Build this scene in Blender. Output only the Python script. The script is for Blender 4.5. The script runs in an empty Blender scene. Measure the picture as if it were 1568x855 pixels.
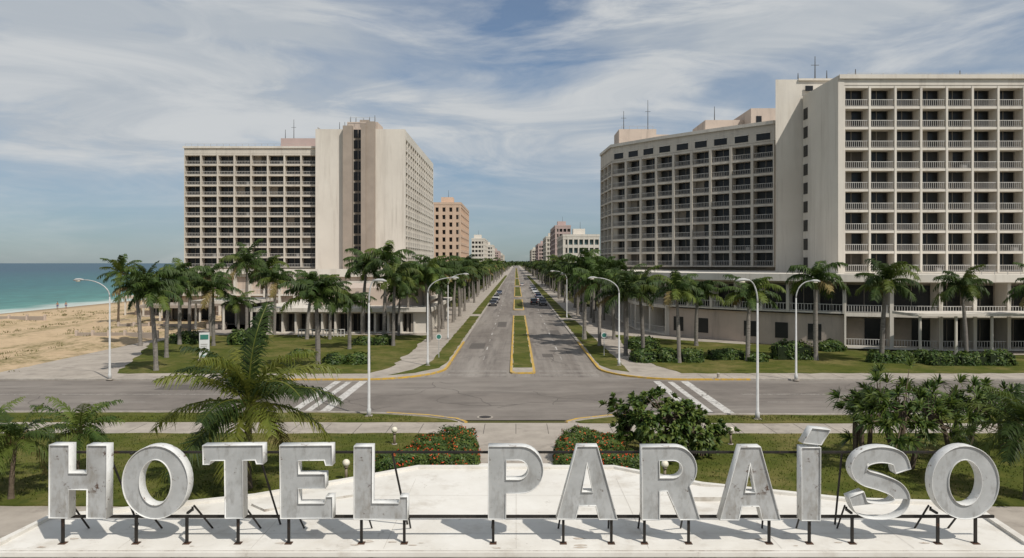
import bpy, math, random
from mathutils import Vector, noise as mnoise
random.seed(7)
F=1100.0; H=10.5; CX=790.0; HY=403.0
scene=bpy.context.scene
def gp(px,py,z=0.0):
    D=F*(H-z)/(py-HY); return ((px-CX)*D/F, D)
def wx(px,D): return (px-CX)*D/F
def wz(py,D): return H-(py-HY)*D/F

# ---------------------------------------------------------------- materials
def newmat(name):
    m=bpy.data.materials.new(name); m.use_nodes=True
    nt=m.node_tree; nt.nodes.clear(); return m,nt
def N(nt,t,**k):
    n=nt.nodes.new(t)
    for a,v in k.items(): setattr(n,a,v)
    return n
def c4(c): return (c[0],c[1],c[2],1)
def mat(name,c1,c2=None,scale=1.0,rough=0.8,bump=0.0,c3=None,scale3=0.2,lo3=.5,hi3=.65,stretch=(1,1,1),stretch3=(1,1,1),metal=0,spec=.3,bscale=None,lo=.35,hi=.65,translucent=0,objrand=0,detail=6,c5=None,scale5=2.,lo5=.5,hi5=.7,stretch5=(1,1,1)):
    m,nt=newmat(name); L=nt.links.new
    out=N(nt,'ShaderNodeOutputMaterial'); p=N(nt,'ShaderNodeBsdfPrincipled')
    p.inputs['Roughness'].default_value=rough; p.inputs['Metallic'].default_value=metal
    p.inputs['Specular IOR Level'].default_value=spec
    tc=N(nt,'ShaderNodeTexCoord')
    if c2 is None: c2=tuple(x*.85 for x in c1)
    mp=N(nt,'ShaderNodeMapping'); mp.inputs['Scale'].default_value=stretch; L(tc.outputs['Object'],mp.inputs['Vector'])
    nz=N(nt,'ShaderNodeTexNoise'); nz.inputs['Scale'].default_value=scale; nz.inputs['Detail'].default_value=detail; nz.inputs['Roughness'].default_value=.65
    L(mp.outputs[0],nz.inputs['Vector'])
    r=N(nt,'ShaderNodeValToRGB'); r.color_ramp.elements[0].position=lo; r.color_ramp.elements[1].position=hi
    r.color_ramp.elements[0].color=c4(c1); r.color_ramp.elements[1].color=c4(c2)
    L(nz.outputs['Fac'],r.inputs['Fac']); col=r.outputs['Color']
    for cx_,sc_,lo_,hi_,st_,lc in ((c3,scale3,lo3,hi3,stretch3,(13,7,3)),(c5,scale5,lo5,hi5,stretch5,(3,27,11))):
        if cx_ is None: continue
        mp3=N(nt,'ShaderNodeMapping'); mp3.inputs['Scale'].default_value=st_; mp3.inputs['Location'].default_value=lc; L(tc.outputs['Object'],mp3.inputs['Vector'])
        n3=N(nt,'ShaderNodeTexNoise'); n3.inputs['Scale'].default_value=sc_; n3.inputs['Detail'].default_value=8; n3.inputs['Roughness'].default_value=.7
        L(mp3.outputs[0],n3.inputs['Vector'])
        mr=N(nt,'ShaderNodeMapRange'); mr.inputs['From Min'].default_value=lo_; mr.inputs['From Max'].default_value=hi_; L(n3.outputs['Fac'],mr.inputs['Value'])
        mx=N(nt,'ShaderNodeMix',data_type='RGBA'); L(mr.outputs[0],mx.inputs[0]); L(col,mx.inputs[6]); mx.inputs[7].default_value=c4(cx_); col=mx.outputs[2]
    if objrand:
        oi=N(nt,'ShaderNodeObjectInfo'); hs=N(nt,'ShaderNodeHueSaturation')
        mr=N(nt,'ShaderNodeMapRange'); mr.inputs['To Min'].default_value=1-objrand; mr.inputs['To Max'].default_value=1+objrand; L(oi.outputs['Random'],mr.inputs['Value'])
        L(mr.outputs[0],hs.inputs['Value']); L(col,hs.inputs['Color']); col=hs.outputs['Color']
    L(col,p.inputs['Base Color'])
    if bump:
        nb=N(nt,'ShaderNodeTexNoise'); nb.inputs['Scale'].default_value=bscale or scale*4; nb.inputs['Detail'].default_value=5; L(tc.outputs['Object'],nb.inputs['Vector'])
        b=N(nt,'ShaderNodeBump'); b.inputs['Strength'].default_value=bump; b.inputs['Distance'].default_value=.05; L(nb.outputs['Fac'],b.inputs['Height']); L(b.outputs[0],p.inputs['Normal'])
    if translucent:
        t=N(nt,'ShaderNodeBsdfTranslucent'); hs=N(nt,'ShaderNodeHueSaturation'); hs.inputs['Value'].default_value=1.6; L(col,hs.inputs['Color']); L(hs.outputs[0],t.inputs['Color'])
        ms=N(nt,'ShaderNodeMixShader'); ms.inputs[0].default_value=translucent; L(p.outputs[0],ms.inputs[1]); L(t.outputs[0],ms.inputs[2]); L(ms.outputs[0],out.inputs[0])
    else: L(p.outputs[0],out.inputs[0])
    return m

M={}
M['asphalt']=mat('asphalt',(.205,.178,.153),(.15,.130,.112),.35,.9,.25,c3=(.275,.245,.212),scale3=.10,lo3=.45,hi3=.66,stretch3=(.22,1.6,1),bscale=12,c5=(.115,.10,.088),scale5=.28,lo5=.56,hi5=.74,stretch5=(.25,1.8,1))
M['asphalt_bl']=mat('asphalt_boulevard',(.21,.182,.156),(.15,.130,.112),.5,.9,.2,c3=(.28,.25,.217),scale3=.35,lo3=.42,hi3=.64,stretch3=(1,.05,1),bscale=12,c5=(.115,.10,.088),scale5=.45,lo5=.55,hi5=.72,stretch5=(1.5,.09,1))
M['patch']=mat('asphalt_patch',(.125,.11,.096),(.10,.088,.077),.8,.9)
M['concrete']=mat('sidewalk_concrete',(.42,.37,.31),(.32,.28,.235),.5,.9,.15,c3=(.22,.19,.16),scale3=.8,lo3=.53,hi3=.75)
M['kerb']=mat('kerb_concrete',(.42,.38,.33),(.3,.27,.23),2,.9)
M['yellow']=mat('kerb_yellow_paint',(.60,.37,.05),(.43,.28,.07),2.5,.7,c3=(.33,.28,.21),scale3=2.5,lo3=.53,hi3=.62)
M['paint']=mat('road_paint',(.60,.58,.54),(.46,.43,.39),2,.8,c3=(.2,.18,.16),scale3=3.5,lo3=.53,hi3=.63)
M['paint_old']=mat('road_paint_worn',(.40,.37,.33),(.26,.235,.205),2,.8,c3=(.19,.17,.15),scale3=2.5,lo3=.48,hi3=.6)
M['grass']=mat('lawn_grass',(.058,.075,.012),(.10,.105,.022),.6,.95,.6,c3=(.19,.155,.058),scale3=.20,lo3=.47,hi3=.70,bscale=14,spec=.1,c5=(.045,.062,.012),scale5=1.6,lo5=.52,hi5=.7)
M['blade']=mat('grass_blades',(.06,.085,.012),(.12,.125,.026),.8,.9,spec=.1)
M['white_plat']=mat('painted_terrace',(.74,.71,.65),(.66,.625,.56),.5,.75,.1,c3=(.48,.43,.36),scale3=.6,lo3=.52,hi3=.8,c5=(.45,.41,.35),scale5=2.2,lo5=.62,hi5=.72)
M['plat_side']=mat('terrace_side',(.62,.6,.55),(.4,.36,.31),1.2,.85,.1,c3=(.22,.17,.13),scale3=1.5,lo3=.55,hi3=.7,stretch3=(1,1,.3))
M['joint']=mat('terrace_joint',(.46,.43,.38),(.6,.56,.5),1.5,.9)
ST=dict(c5=(.40,.35,.29),scale5=.9,lo5=.54,hi5=.82,stretch5=(1,1,.05))
M['wallw']=mat('tower_render',(.68,.63,.55),(.61,.56,.485),.10,.85,.05,c3=(.50,.45,.385),scale3=.35,lo3=.5,hi3=.8,stretch3=(1,1,.10),**ST)
M['wallc']=mat('tower_cream',(.61,.555,.47),(.53,.48,.41),.2,.85,.05,c3=(.42,.37,.31),scale3=.7,lo3=.5,hi3=.75,stretch3=(1,1,.1))
M['wallt']=mat('fin_taupe',(.36,.30,.245),(.30,.25,.205),.3,.85)
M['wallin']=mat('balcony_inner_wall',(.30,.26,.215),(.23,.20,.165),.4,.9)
M['wallp']=mat('podium_pinkish',(.56,.46,.38),(.48,.395,.33),.3,.85,c3=(.36,.3,.25),scale3=.7,lo3=.52,hi3=.75,stretch3=(1,1,.15))
M['wallpk']=mat('salmon_render',(.62,.45,.33),(.54,.39,.285),.2,.85)
M['wallrose']=mat('rose_render',(.5,.38,.345),(.43,.33,.30),.2,.85)
M['rail']=mat('railing_grey',(.42,.40,.37),(.34,.32,.295),1,.6)
M['railw']=mat('railing_white',(.60,.58,.54),(.48,.455,.41),1,.6)
M['glass']=mat('dark_glass',(.010,.011,.012),(.020,.020,.020),.3,.25,spec=.3)
M['glass2']=mat('dark_glass_dusty',(.024,.024,.023),(.036,.035,.032),.5,.4)
M['curtain']=mat('curtained_window',(.10,.088,.074),(.07,.062,.053),1,.8)
M['teal']=mat('teal_glass',(.05,.11,.12),(.07,.14,.15),.5,.25)
M['metal']=mat('lamp_metal',(.50,.50,.48),(.40,.39,.37),2,.5)
M['mast']=mat('mast_dark_metal',(.12,.12,.12),(.08,.08,.08),2,.5)
M['black']=mat('black_steel',(.014,.013,.012),(.03,.025,.02),3,.55,c3=(.10,.045,.022),scale3=2.5,lo3=.6,hi3=.7)
M['lettf']=mat('letter_face',(.47,.475,.465),(.36,.365,.355),.9,.45,.15,c3=(.10,.07,.05),scale3=2.8,lo3=.635,hi3=.69,spec=.4,detail=10,c5=(.27,.265,.25),scale5=1.3,lo5=.52,hi5=.7,stretch5=(2.5,1,.6))  # grey darkened to put the shade of the letter fronts into the colour
M['lettf2']=mat('letter_face_rusty',(.47,.475,.465),(.35,.35,.34),.9,.45,.15,c3=(.085,.05,.033),scale3=1.9,lo3=.575,hi3=.63,spec=.4,detail=10,c5=(.27,.255,.23),scale5=1.3,lo5=.5,hi5=.68,stretch5=(2.5,1,.6))  # same shade-darkened grey, with heavier rust
M['letts']=mat('letter_side',(.74,.74,.71),(.60,.59,.56),1.5,.5,.1,c3=(.14,.085,.055),scale3=3.4,lo3=.60,hi3=.67)  # whiter than the fronts: brightness of the lit sides put into the colour
M['rust']=mat('rust',(.10,.05,.03),(.05,.03,.02),3,.9)
M['stain']=mat('terrace_stain',(.48,.40,.32),(.60,.55,.48),2,.9,c3=(.26,.16,.10),scale3=3,lo3=.55,hi3=.68)
M['trunk']=mat('palm_trunk',(.25,.225,.195),(.165,.147,.127),2.5,.9,.3,stretch=(1,1,3),c3=(.09,.077,.065),scale3=2,lo3=.55,hi3=.7,stretch3=(1,1,4),objrand=.2)
M['trunkb']=mat('brown_trunk',(.15,.115,.08),(.09,.066,.046),3,.95,.4,stretch=(1,1,4))
M['shaft']=mat('crownshaft',(.085,.12,.028),(.12,.135,.04),1.5,.6)
M['frond']=mat('palm_frond',(.026,.050,.011),(.056,.086,.017),.8,.55,translucent=.15,objrand=.3,spec=.2)
M['frond2']=mat('palm_frond_light',(.07,.105,.018),(.12,.145,.028),.8,.55,translucent=.25,objrand=.25,spec=.2)
M['frond3']=mat('coconut_frond_light',(.11,.14,.022),(.19,.19,.035),.8,.5,translucent=.3,spec=.25)
M['frondd']=mat('palm_frond_dry',(.22,.17,.06),(.15,.11,.045),.9,.8)
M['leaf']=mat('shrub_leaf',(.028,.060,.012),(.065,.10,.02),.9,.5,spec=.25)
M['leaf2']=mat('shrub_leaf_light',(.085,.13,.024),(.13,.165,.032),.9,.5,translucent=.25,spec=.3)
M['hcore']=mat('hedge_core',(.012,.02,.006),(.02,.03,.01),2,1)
M['flower']=mat('red_flower',(.62,.045,.015),(.62,.13,.03),3,.6)
M['globe']=mat('lamp_globe',(.75,.7,.58),(.7,.64,.5),2,.4)
M['postb']=mat('bollard_post',(.25,.2,.14),(.16,.13,.10),3,.7)
M['tyre']=mat('tyre',(.015,.015,.015),None,2,.9)
M['iron']=mat('cast_iron',(.06,.05,.045),(.03,.028,.025),6,.7)
M['crack']=mat('sealed_crack',(.10,.088,.076),(.13,.115,.10),2,.9)
M['skin']=mat('skin',(.35,.2,.13),None,2,.6)
M['cloth']=mat('swim_cloth',(.08,.1,.25),None,2,.8)
M['signw']=mat('sign_white',(.7,.7,.68),(.62,.62,.6),2,.5)
M['signb']=mat('sign_green',(.05,.22,.16),(.04,.16,.13),2,.5)
M['dune']=mat('beach_grass_blades',(.12,.125,.035),(.19,.17,.07),1,.9)
M['farleaf']=mat('distant_foliage',(.028,.048,.015),(.055,.075,.026),.3,.9,spec=.1)

# ---------------------------------------------------------------- mesh builder
class B:
    def __init__(s): s.v=[]; s.f=[]; s.m=[]; s.mats=[]
    def mi(s,k):
        if k not in s.mats: s.mats.append(k)
        return s.mats.index(k)
    def face(s,pts,k):
        i=len(s.v); s.v.extend(pts); s.f.append(tuple(range(i,i+len(pts)))); s.m.append(s.mi(k))
    def box(s,x0,x1,y0,y1,z0,z1,k,fr=None):
        i=len(s.v)
        P=[(x0,y0,z0),(x1,y0,z0),(x1,y1,z0),(x0,y1,z0),(x0,y0,z1),(x1,y0,z1),(x1,y1,z1),(x0,y1,z1)]
        if fr: P=[fr(*p) for p in P]
        s.v.extend(P)
        for q in ((0,3,2,1),(4,5,6,7),(0,1,5,4),(1,2,6,5),(2,3,7,6),(3,0,4,7)):
            s.f.append(tuple(i+a for a in q)); s.m.append(s.mi(k))
    def prism(s,pts,z0,z1,k,ks=None):
        i=len(s.v); n=len(pts); ks=ks or k
        s.v.extend([(p[0],p[1],z0) for p in pts]); s.v.extend([(p[0],p[1],z1) for p in pts])
        s.f.append(tuple(i+n+a for a in range(n))); s.m.append(s.mi(k))
        for a in range(n):
            b=(a+1)%n; s.f.append((i+a,i+b,i+n+b,i+n+a)); s.m.append(s.mi(ks))
    def tube(s,pts,rs,n,k,cap=True):
        i=len(s.v); pts=[Vector(p) for p in pts]
        for j,p in enumerate(pts):
            d=(pts[min(j+1,len(pts)-1)]-pts[max(j-1,0)]).normalized()
            a=d.orthogonal() if abs(d.z)<.9 else Vector((1,0,0))
            if abs(d.z)<.9: a=d.cross(Vector((0,0,1)))
            a=(a-d*a.dot(d)).normalized(); b=d.cross(a)
            r=rs[j] if isinstance(rs,(list,tuple)) else rs
            for t in range(n):
                an=2*math.pi*t/n; q=p+a*math.cos(an)*r+b*math.sin(an)*r; s.v.append(tuple(q))
        mi=s.mi(k)
        for j in range(len(pts)-1):
            for t in range(n):
                t2=(t+1)%n; s.f.append((i+j*n+t,i+j*n+t2,i+(j+1)*n+t2,i+(j+1)*n+t)); s.m.append(mi)
        if cap:
            s.f.append(tuple(i+t for t in range(n))[::-1]); s.m.append(mi)
            s.f.append(tuple(i+(len(pts)-1)*n+t for t in range(n))); s.m.append(mi)
    def sphere(s,c,r,k,seg=10,rings=6,sz=1):
        i=len(s.v)
        for a in range(rings+1):
            th=math.pi*a/rings
            for t in range(seg):
                ph=2*math.pi*t/seg; s.v.append((c[0]+r*math.sin(th)*math.cos(ph),c[1]+r*math.sin(th)*math.sin(ph),c[2]+sz*r*math.cos(th)))
        for a in range(rings):
            for t in range(seg):
                t2=(t+1)%seg; s.f.append((i+a*seg+t,i+(a+1)*seg+t,i+(a+1)*seg+t2,i+a*seg+t2)); s.m.append(s.mi(k))
    def mesh(s,name,smooth=False):
        me=bpy.data.meshes.new(name); me.from_pydata(s.v,[],s.f); 
        for k in s.mats: me.materials.append(M[k])
        me.polygons.foreach_set('material_index',s.m)
        if smooth: me.polygons.foreach_set('use_smooth',[True]*len(s.f))
        me.update(); return me
    def obj(s,name,smooth=False,parent=None,loc=(0,0,0)):
        o=bpy.data.objects.new(name,s.mesh(name,smooth)); scene.collection.objects.link(o); o.location=loc
        if parent: o.parent=parent
        return o
def empty(name):
    e=bpy.data.objects.new(name,None); scene.collection.objects.link(e); return e
def inst(name,me,loc,rot=0,sc=1):
    o=bpy.data.objects.new(name,me); scene.collection.objects.link(o); o.location=loc; o.rotation_euler=(0,0,rot)
    o.scale=sc if isinstance(sc,tuple) else (sc,sc,sc); return o
R=random.uniform

# ---------------------------------------------------------------- camera, light, sky
cam=bpy.data.cameras.new('camera'); co=bpy.data.objects.new('camera',cam); scene.collection.objects.link(co)
co.location=(0,0,H); co.rotation_euler=(math.radians(90),0,0); cam.sensor_width=36; cam.lens=36*F/1568
cam.shift_x=-6/1568; cam.shift_y=-24.5/1568; cam.clip_end=40000; scene.camera=co
sd=Vector((.42,-.48,.77)).normalized()
el=math.asin(sd.z); az=math.atan2(sd.x,sd.y)
sl=bpy.data.lights.new('sun','SUN'); sl.energy=3.7; sl.angle=math.radians(.8); sl.color=(1,.955,.89)
so=bpy.data.objects.new('sun',sl); scene.collection.objects.link(so); so.rotation_euler=(-sd).to_track_quat('-Z','Y').to_euler()
w=bpy.data.worlds.new('World'); scene.world=w; w.use_nodes=True; nt=w.node_tree; nt.nodes.clear(); L=nt.links.new
out=N(nt,'ShaderNodeOutputWorld'); bg=N(nt,'ShaderNodeBackground'); bg.inputs['Strength'].default_value=.088; L(bg.outputs[0],out.inputs[0])
sk=N(nt,'ShaderNodeTexSky'); sk.sky_type='NISHITA'; sk.sun_disc=False; sk.sun_elevation=el; sk.sun_rotation=az; sk.air_density=1.0; sk.dust_density=.4; sk.ozone_density=2.5
tc=N(nt,'ShaderNodeTexCoord'); sx=N(nt,'ShaderNodeSeparateXYZ'); L(tc.outputs['Generated'],sx.inputs[0])
def math_(op,a,b=None,c=None):
    n=N(nt,'ShaderNodeMath',operation=op)
    for i,x in enumerate((a,b,c)):
        if x is None: continue
        if isinstance(x,(int,float)): n.inputs[i].default_value=x
        else: L(x,n.inputs[i])
    return n.outputs[0]
def cloud(scl,rot,loc,s,lo,hi,dist=.6,rough=.6):
    mp=N(nt,'ShaderNodeMapping'); mp.inputs['Scale'].default_value=scl; mp.inputs['Rotation'].default_value=(0,rot,0); mp.inputs['Location'].default_value=loc; L(tc.outputs['Generated'],mp.inputs['Vector'])
    nz=N(nt,'ShaderNodeTexNoise'); nz.inputs['Scale'].default_value=s; nz.inputs['Detail'].default_value=9; nz.inputs['Roughness'].default_value=rough; nz.inputs['Distortion'].default_value=dist; L(mp.outputs[0],nz.inputs['Vector'])
    mr=N(nt,'ShaderNodeMapRange',interpolation_type='SMOOTHSTEP'); mr.inputs['From Min'].default_value=lo; mr.inputs['From Max'].default_value=hi; L(nz.outputs['Fac'],mr.inputs['Value']); return mr.outputs[0]
def blob(d,r0,r1):
    d=Vector(d).normalized(); vd=N(nt,'ShaderNodeVectorMath',operation='DISTANCE'); L(tc.outputs['Generated'],vd.inputs[0]); vd.inputs[1].default_value=d
    mr=N(nt,'ShaderNodeMapRange',interpolation_type='SMOOTHSTEP'); L(vd.outputs['Value'],mr.inputs['Value']); mr.inputs['From Min'].default_value=r0; mr.inputs['From Max'].default_value=r1; mr.inputs['To Min'].default_value=1; mr.inputs['To Max'].default_value=0; return mr.outputs[0]
A1=cloud((1,1,3.2),.10,(.3,1.7,.4),2.3,.32,.60,.5,.55)
A2=cloud((1,1,5.0),-.16,(5,2,1),3.6,.36,.68,.9,.6)
A3=cloud((1,1,3.0),.3,(2,9,1),9.0,.35,.75,.4,.6)
fac=math_('ADD',math_('MULTIPLY',A1,.58),math_('MULTIPLY',A2,.36)); fac=math_('ADD',fac,math_('MULTIPLY',A3,.10))
fac=math_('ADD',fac,math_('MULTIPLY',blob((-.55,1,.38),.05,.50),.45)); fac=math_('ADD',fac,math_('MULTIPLY',blob((.45,1,.34),.0,.45),.34))
fac=math_('ADD',fac,.07)
fac=math_('SUBTRACT',fac,math_('MULTIPLY',blob((.03,1,.335),.0,.14),.42)); fac=math_('SUBTRACT',fac,math_('MULTIPLY',blob((-.22,1,.2),.0,.2),.18))
elv=N(nt,'ShaderNodeMapRange',interpolation_type='SMOOTHSTEP'); elv.inputs['From Min'].default_value=.0; elv.inputs['From Max'].default_value=.2; elv.inputs['To Min'].default_value=.4; elv.inputs['To Max'].default_value=1; L(sx.outputs['Z'],elv.inputs['Value'])
fac=math_('MAXIMUM',math_('MINIMUM',math_('MULTIPLY',fac,elv.outputs[0]),.95),.12)
tint=N(nt,'ShaderNodeMix',data_type='RGBA',blend_type='MULTIPLY'); tint.inputs[0].default_value=1; L(sk.outputs[0],tint.inputs[6])
hz=N(nt,'ShaderNodeMapRange',interpolation_type='SMOOTHSTEP'); hz.inputs['From Min'].default_value=0; hz.inputs['From Max'].default_value=.25; L(sx.outputs['Z'],hz.inputs['Value'])
hr=N(nt,'ShaderNodeValToRGB'); hr.color_ramp.elements[0].color=(.46,.585,.73,1); hr.color_ramp.elements[1].color=(.80,.88,.93,1); L(hz.outputs[0],hr.inputs[0]); L(hr.outputs[0],tint.inputs[7])
mx=N(nt,'ShaderNodeMix',data_type='RGBA'); L(fac,mx.inputs[0]); L(tint.outputs[2],mx.inputs[6])
cc=N(nt,'ShaderNodeMix',data_type='RGBA'); L(A2,cc.inputs[0]); cc.inputs[6].default_value=(5.2,5.65,6.1,1); cc.inputs[7].default_value=(6.9,7.1,7.2,1); L(cc.outputs[2],mx.inputs[7])
L(mx.outputs[2],bg.inputs[0])
scene.view_settings.view_transform='Standard'; scene.view_settings.look='None'; scene.view_settings.exposure=0

# ---------------------------------------------------------------- ground + sea
def sand_mat():
    m,nt=newmat('sand_and_scrub'); L=nt.links.new
    out=N(nt,'ShaderNodeOutputMaterial'); p=N(nt,'ShaderNodeBsdfPrincipled'); p.inputs['Roughness'].default_value=.95; p.inputs['Specular IOR Level'].default_value=.1; L(p.outputs[0],out.inputs[0])
    tc=N(nt,'ShaderNodeTexCoord'); sx=N(nt,'ShaderNodeSeparateXYZ'); L(tc.outputs['Object'],sx.inputs[0])
    def nz(s,d=6,st=(1,1,1)):
        mp=N(nt,'ShaderNodeMapping'); mp.inputs['Scale'].default_value=st; L(tc.outputs['Object'],mp.inputs['Vector'])
        n=N(nt,'ShaderNodeTexNoise'); n.inputs['Scale'].default_value=s; n.inputs['Detail'].default_value=d; n.inputs['Roughness'].default_value=.65; L(mp.outputs[0],n.inputs['Vector']); return n.outputs['Fac']
    def mr(i,a,b,c=0,d=1):
        n=N(nt,'ShaderNodeMapRange'); L(i,n.inputs['Value']); n.inputs['From Min'].default_value=a; n.inputs['From Max'].default_value=b; n.inputs['To Min'].default_value=c; n.inputs['To Max'].default_value=d; return n.outputs[0]
    def mix(f,a,b):
        n=N(nt,'ShaderNodeMix',data_type='RGBA')
        L(f,n.inputs[0])
        for i,x in ((6,a),(7,b)):
            if isinstance(x,tuple): n.inputs[i].default_value=c4(x)
            else: L(x,n.inputs[i])
        return n.outputs[2]
    def mul(a,b):
        n=N(nt,'ShaderNodeMath',operation='MULTIPLY'); L(a,n.inputs[0]); L(b,n.inputs[1]); return n.outputs[0]
    sand=mix(nz(.25),(.46,.335,.205),(.60,.455,.295))
    sand=mix(mr(nz(1.4,8),.45,.7,0,.6),sand,(.38,.28,.175))
    wet=mr(sx.outputs['X'],-108,-100); sand=mix(wet,(.30,.22,.14),sand)
    scr=mul(mr(nz(.16,8,(1,.55,1)),.49,.58),mul(mr(sx.outputs['X'],-94,-78),mr(nz(2.5),.35,.6)))
    sand=mix(scr,sand,(.17,.15,.06))
    land=mix(nz(.3),(.065,.08,.022),(.13,.11,.045))
    edge=N(nt,'ShaderNodeMath',operation='ADD'); L(sx.outputs['X'],edge.inputs[0]); L(mr(nz(.3),0,1,-6,6),edge.inputs[1])
    col=mix(mr(edge.outputs[0],-50,-47),sand,land); L(col,p.inputs['Base Color'])
    b=N(nt,'ShaderNodeBump'); b.inputs['Strength'].default_value=1; b.inputs['Distance'].default_value=.3; L(nz(1.2,9),b.inputs['Height']); L(b.outputs[0],p.inputs['Normal'])
    return m
M['sand']=sand_mat()
xs=[-9000,-2000,-400,-150,-130]+[-122+1.5*i for i in range(50)]+[-45,-20,0,40,200,1500,9000]
ys=[-300,0,40]+[62+2.5*i for i in range(100)]+[330,380,450,600,1000,2500,12000]
def gh(x,y):
    if x<-104: z=-.05-(-104-x)*.045; z=max(z,-5)
    else: z=-.05
    if -104<x<-47 and y>66:
        k=min(1,(y-66)/6)*min(1,(-47-x)/6)*min(1,(x+104)/8)
        z+=k*max(0,(.5+mnoise.noise(Vector((x*.09,y*.05,1.2)))*.9+mnoise.noise(Vector((x*.35,y*.3,4)))*.3))*.85
    return z
vs=[];fs=[]
for y in ys:
    for x in xs: vs.append((x,y,gh(x,y)))
n=len(xs)
for j in range(len(ys)-1):
    for i in range(n-1): fs.append((j*n+i,j*n+i+1,(j+1)*n+i+1,(j+1)*n+i))
me=bpy.data.meshes.new('ground'); me.from_pydata(vs,[],fs); me.materials.append(M['sand']); me.polygons.foreach_set('use_smooth',[True]*len(fs))
scene.collection.objects.link(bpy.data.objects.new('ground',me))
def sea_mat():
    m,nt=newmat('sea_water'); L=nt.links.new
    out=N(nt,'ShaderNodeOutputMaterial'); p=N(nt,'ShaderNodeBsdfPrincipled'); p.inputs['Roughness'].default_value=.4; p.inputs['Specular IOR Level'].default_value=.15; L(p.outputs[0],out.inputs[0])
    tc=N(nt,'ShaderNodeTexCoord'); sx=N(nt,'ShaderNodeSeparateXYZ'); L(tc.outputs['Object'],sx.inputs[0])
    mp=N(nt,'ShaderNodeMapping'); mp.inputs['Scale'].default_value=(.6,.15,1); L(tc.outputs['Object'],mp.inputs['Vector'])
    n1=N(nt,'ShaderNodeTexNoise'); n1.inputs['Scale'].default_value=.05; n1.inputs['Detail'].default_value=7; L(tc.outputs['Object'],n1.inputs['Vector'])
    n2=N(nt,'ShaderNodeTexNoise'); n2.inputs['Scale'].default_value=.6; n2.inputs['Detail'].default_value=7; L(mp.outputs[0],n2.inputs['Vector'])
    a=N(nt,'ShaderNodeMath',operation='MULTIPLY_ADD'); L(n1.outputs['Fac'],a.inputs[0]); a.inputs[1].default_value=16; L(sx.outputs['X'],a.inputs[2])
    mr=N(nt,'ShaderNodeMapRange'); L(a.outputs[0],mr.inputs['Value']); mr.inputs['From Min'].default_value=-700; mr.inputs['From Max'].default_value=-100
    r=N(nt,'ShaderNodeValToRGB'); e=r.color_ramp.elements; e[0].position=0; e[0].color=(.014,.066,.105,1); e[1].position=1; e[1].color=(.55,.58,.52,1)
    for q,c in ((.45,(.014,.085,.112)),(.8,(.018,.115,.125)),(.95,(.045,.175,.155)),(.978,(.08,.235,.20)),(.985,(.42,.48,.43))):
        x=e.new(q); x.color=c4(c)
    L(mr.outputs[0],r.inputs[0]); 
    mx=N(nt,'ShaderNodeMix',data_type='RGBA',blend_type='MULTIPLY'); mx.inputs[0].default_value=.6; L(r.outputs[0],mx.inputs[6])
    m2=N(nt,'ShaderNodeMapRange'); L(n2.outputs['Fac'],m2.inputs['Value']); m2.inputs['From Min'].default_value=.3; m2.inputs['From Max'].default_value=.7; m2.inputs['To Min'].default_value=.5; m2.inputs['To Max'].default_value=1.4; L(m2.outputs[0],mx.inputs[7])
    L(mx.outputs[2],p.inputs['Base Color'])
    b=N(nt,'ShaderNodeBump'); b.inputs['Strength'].default_value=.6; b.inputs['Distance'].default_value=.4; L(n2.outputs['Fac'],b.inputs['Height']); L(b.outputs[0],p.inputs['Normal']); return m
M['sea']=sea_mat()
b=B(); b.face([(-30000,-500,-.32),(-106,-500,-.32),(-106,30000,-.32),(-30000,30000,-.32)],'sea'); b.obj('sea_water')

# roads
b=B(); b.face([(-85,48,0),(300,48,0),(300,66,0),(-85,66,0)],'asphalt'); b.face([(-14,66,0),(15,66,0),(15,3500,0),(-14,3500,0)],'asphalt_bl'); b.obj('road')
def arc(cx,cy,r,a0,a1,n=10):
    return [(cx+r*math.cos(math.radians(a0+(a1-a0)*i/n)),cy+r*math.sin(math.radians(a0+(a1-a0)*i/n))) for i in range(n+1)]
def strip(b,line,wd,z0,z1,k):
    pts=[Vector((p[0],p[1])) for p in line]; off=[]
    for i,p in enumerate(pts):
        d=(pts[min(i+1,len(pts)-1)]-pts[max(i-1,0)]).normalized(); off.append(p+Vector((-d.y,d.x))*wd)
    for i in range(len(pts)-1):
        b.prism([tuple(pts[i]),tuple(pts[i+1]),tuple(off[i+1]),tuple(off[i])],z0,z1,k)
LX,RX=-6.8,8.1
cl=[(-85,64.3)]+[(-16,64.3)]+arc(-14,71.5,7.2,-90,0,12)+[(LX,3000)]
b=B(); b.prism([p for p in cl]+[(-13.5,3000),(-13.5,170),(-49,170),(-49,66.8),(-85,66.8)],-.05,.12,'concrete'); 
strip(b,[(-85,64.27),(-22,64.27)],.22,-.04,.135,'kerb')
strip(b,[(-22,64.27),(-14,64.27)]+arc(-14,71.5,7.23,-90,0,12)+[(LX+.03,95)],.25,-.04,.14,'yellow')
strip(b,[(LX+.03,95),(LX+.03,3000)],.22,-.04,.135,'kerb')
for i in range(40): b.box(-12.3,-8.95,76+i*2.5,76.03+i*2.5,.1,.123,'crack')
b.obj('sidewalk')
b=B(); cr=arc(15.3,71.5,7.2,180,270,12)
b.prism([(RX,3000)]+cr+[(300,64.3),(300,84),(30,84),(30,170),(14.5,170),(14.5,3000)],-.05,.12,'concrete')
strip(b,[(RX-.03,3000),(RX-.03,95)],.22,-.04,.135,'kerb')
strip(b,[(RX-.03,95)]+arc(15.3,71.5,7.23,180,270,12)+[(21,64.27)],.25,-.04,.14,'yellow')
strip(b,[(21,64.27),(300,64.27)],.22,-.04,.135,'kerb')
for i in range(30): b.box(10.95,13.7,76+i*2.5,76.03+i*2.5,.1,.123,'crack'); b.box(17+i*2.5,17.03+i*2.5,64.6,67.4,.1,.123,'crack')
b.obj('sidewalk')
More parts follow.
